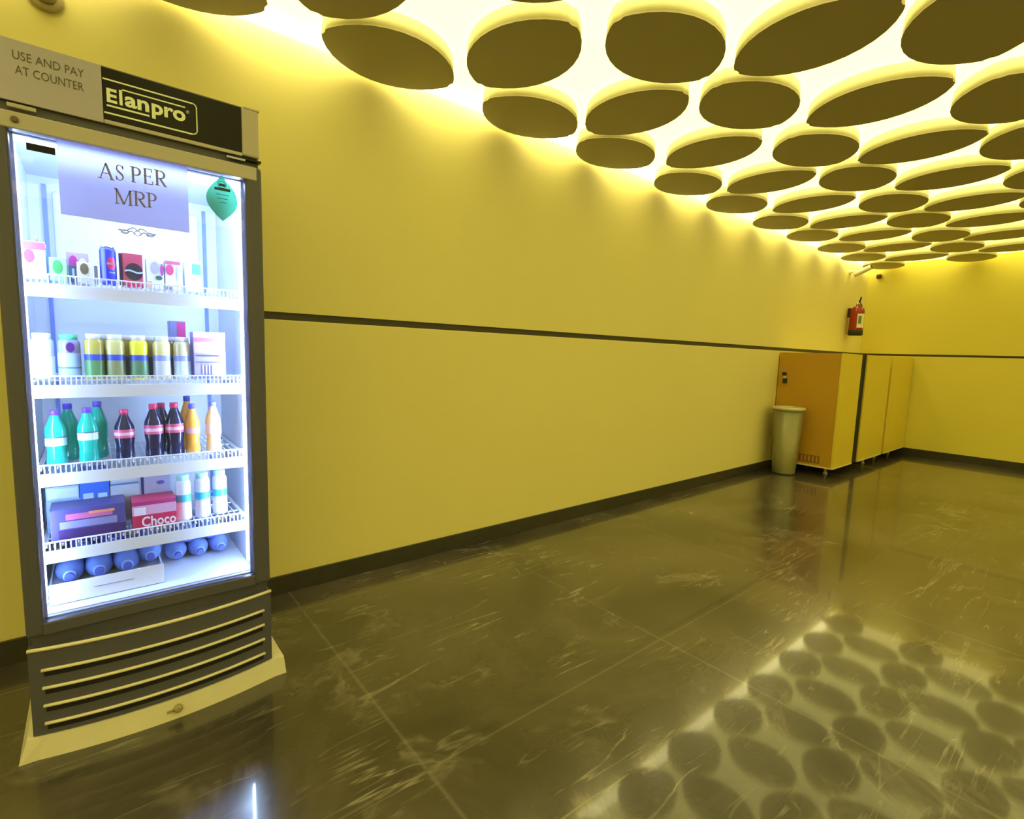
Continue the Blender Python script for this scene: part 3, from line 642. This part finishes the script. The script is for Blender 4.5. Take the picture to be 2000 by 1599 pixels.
for x, zc, r, lb in ((.205, .436, .034, 'blue tinted bottle lying on the fridge bottom just right of the tray'), (.275, .435, .033, 'blue tinted bottle lying on the fridge bottom, second right of the tray'), (.344, .435, .033, 'blue tinted bottle lying on the fridge bottom, next to the right side wall'), (.240, .494, .033, 'blue tinted bottle lying on top, right of the tray'), (.310, .494, .032, 'blue tinted bottle lying on top, nearest the right side wall')):
    lying(lb, x, zc, 2.13, r, (.22, .34, .74), 'lying bottles right of the tray')

# ------------------------------------------------------------------ bin
bn = thing('waste_bin', 'slim tapered brushed steel waste bin standing before the orange cabinet side', 'bin', (5.735, 2.31, 0))
bm = NB(); lathe(bm, [(.112, .012), (.150, .70), (.146, .70), (.106, .08), (.02, .07)], seg=40, caps=False); obj('bin_body', bm, MT['steel'], bn)
bm = NB(); lathe(bm, [(.150, .690), (.158, .694), (.158, .712), (.152, .720), (.118, .722), (.116, .700)], seg=40, caps=False); obj('rim_ring', bm, C_((.55, .52, .32), .35, 'rim_steel'), bn)
bm = NB(); lathe(bm, [(.118, 0), (.118, .014), (.110, .016)], seg=32); obj('base_ring', bm, MT['steeld'], bn)

# ------------------------------------------------------------------ cabinets
CT, CB, CY = 1.302, .095, 1.90
def cabinet(label, x0, x1, side=False, gap=False):
    t = thing('cabinet', label, 'cabinet', ((x0+x1)/2, CY+.3, 0), 'low cabinets along the wall by the corner')
    ix, iy = t.location.x, t.location.y
    def P(name, bm, mat, par=None):
        bmesh.ops.translate(bm, vec=(-ix, -iy, 0), verts=bm.verts); return obj(name, bm, mat, par or t)
    e = x1-.17 if gap else x1
    bm = NB(); box(bm, x0+(.012 if side else .03), x1-.015, CY+.022, WY-.004, CB, CT-.002); body = P('carcass', bm, MT['cabfront'])
    bm = NB(); box(bm, x0, e-.002, CY, CY+.02, CB, CT, .002); P('door', bm, MT['cabfront'])
    bm = NB(); box(bm, x0+.004, e-.006, CY-.004, CY, CB, CB+.012); P('edge_trim', bm, MT['cabtrim'])
    if gap:
        bm = NB(); box(bm, e, x1-.002, CY+.012, CY+.021, CB, CT); P('dark_strip', bm, MT['dark'])
        bm = NB(); box(bm, e+.004, e+.012, CY+.004, CY+.012, .70, .86); P('strip_handle', bm, MT['chrome'])
    if side:
        bm = NB(); box(bm, x0, x0+.011, CY+.021, WY-.006, CB, CT); sp = P('side_panel', bm, MT['cabside'])
        bm = NB(); box(bm, x0-.006, x0, CY+.002, WY-.006, CB-.001, CB+.013); P('bottom_trim', bm, MT['cabtrim'], sp)
        bm = NB(); box(bm, x0-.002, x0, 2.03, 2.31, .135, .215)
        v = P('vent', bm, MT['vent'], sp)
        bm = NB()
        for k in range(7): box(bm, x0-.006, x0-.002, 2.045+.038*k, 2.062+.038*k, .145, .205)
        P('vent_slats', bm, MT['cabside'], sp)
        bm = NB()
        box(bm, x0-.025, x0, 2.435, 2.475, 1.050, 1.085, .004); box(bm, x0-.025, x0, 2.425, 2.465, .965, 1.015, .004)
        P('latch', bm, MT['rubber'], sp)
        bm = NB(); box(bm, x0-.015, x0, 2.43, 2.465, 1.016, 1.049, .003); P('latch_plate', bm, MT['chrome'], sp)
    return t, P
c1, P1 = cabinet('cabinet with orange wooden side facing the room and a black strip on its front', PX, 6.65, side=True, gap=True)
c2, P2 = cabinet('yellow cabinet right of the black strip, second from the steel bin', 6.655, 7.515)
c3, P3 = cabinet('yellow cabinet against the end wall, last of the row', 7.585, 8.475)
for P, xs in ((P1, ((6.11, 2.03), (6.0, 2.45))), (P2, ((7.20, 2.00), (6.75, 2.45))), (P3, ((7.8, 2.05), (8.4, 2.05)))):
    for x, y in xs:
        bm = NB(); lathe(bm, [(.024, 0), (.024, .012), (.014, .018), (.014, CB)], x, y, 0, seg=14); P('foot', bm, C_((.55, .50, .30), .4, 'foot_metal'))

# ------------------------------------------------------------------ fire extinguisher
ex = thing('fire_extinguisher', 'red fire extinguisher with white label and black base hanging on the wall above the cabinets', 'fire extinguisher', (7.86, 2.42, 1.575))
R = .082
bm = NB(); lathe(bm, [(R*.96, .04), (R, .06), (R, .31), (R*.92, .345), (R*.65, .372), (R*.3, .384), (.022, .40)], seg=32); obj('cylinder', bm, MT['red'], ex)
bm = NB(); lathe(bm, [(R*.9, 0), (R*1.03, .008), (R*1.03, .07), (R, .072)], seg=32); obj('base_boot', bm, MT['rubber'], ex)
bm = NB()
for k in range(10):
    a0 = -1.2+1.2*k/10; a1 = -1.2+1.2*(k+1)/10; q = []
    for a, zz in ((a0, .10), (a1, .10), (a1, .28), (a0, .28)): q.append(bm.verts.new(((R+.001)*math.sin(a), -(R+.001)*math.cos(a), zz)))
    bm.faces.new(q)
lb = obj('label', bm, MT['labelw'], ex)
bm = NB()
for k in range(6):
    a0 = -1.05+.45*k/6; a1 = -1.05+.45*(k+1)/6; q = []
    for a, zz in ((a0, .15), (a1, .15), (a1, .25), (a0, .25)): q.append(bm.verts.new(((R+.002)*math.sin(a), -(R+.002)*math.cos(a), zz)))
    bm.faces.new(q)
obj('label_print', bm, MT['green'], lb)
bm = NB(); lathe(bm, [(.022, .398), (.022, .425), (.016, .43), (.016, .445)], seg=16); obj('valve', bm, MT['chrome'], ex)
bm = NB(); tube(bm, [(0, 0, .44), (-.03, -.03, .455), (-.075, -.05, .49)], .009, 8); tube(bm, [(0, 0, .43), (-.04, -.03, .43), (-.08, -.05, .425)], .008, 8); obj('squeeze_handle', bm, MT['rubber'], ex)
bm = NB(); tube(bm, [(.015, .01, .42), (.06, .0, .43), (.10, -.01, .40), (.102, -.01, .30), (.096, -.01, .14)], .009, 8); obj('hose', bm, MT['rubber'], ex)
bm = NB(); box(bm, -.02, .02, R-.004, .106, .24, .36, .002); obj('wall_bracket', bm, MT['rubber'], ex)
# ------------------------------------------------------------------ security camera, small sensor, wall fitting
sc = thing('security_camera', 'white bullet security camera high on the long wall by the corner', 'security camera', (7.78, 2.53, 2.40))
bm = NB(); lathe(bm, [(.032, 0), (.032, -.012), (.02, -.016)], seg=20, axis='Y'); obj('mount', bm, MT['camw'], sc)
bm = NB(); tube(bm, [(0, -.012, 0), (0, -.08, .005), (-.02, -.12, 0)], .010, 10); obj('arm', bm, MT['camw'], sc)
p0 = Vector((.02, -.23, .045)); d = Vector((-.12, .85, -.42)).normalized()
bm = NB(); tube(bm, [p0, p0+d*.02, p0+d*.20], .033, 16); obj('housing', bm, MT['camw'], sc)
bm = NB(); tube(bm, [p0-d*.008, p0-d*.001], .027, 16); obj('lens', bm, MT['rubber'], sc)
bm = NB(); box(bm, XB-.045, XB, 2.365, 2.42, 2.385, 2.44, .008); box(bm, XB-.055, XB-.044, 2.380, 2.405, 2.40, 2.425, .003)
tag(obj('wall_sensor', bm, C_((.10, .03, .02), .5, 'sensor_brown')), 'tiny dark brown sensor box high on the end wall near the corner', 'sensor')
wf = thing('wall_fitting', 'round tan fitting on the wall above the left end of the fridge', 'wall fitting', (-.072, WY, 2.375))
bm = NB(); lathe(bm, [(.050, 0), (.050, -.012), (.044, -.018), (.030, -.018)], seg=32, axis='Y'); obj('ring', bm, C_((.45, .38, .22), .5, 'tan_plastic'), wf)
bm = NB(); lathe(bm, [(.030, -.0181), (.028, -.030), (.018, -.038), (.004, -.041)], seg=28, axis='Y'); obj('dome', bm, C_((.38, .31, .17), .35, 'tan_dome'), wf)
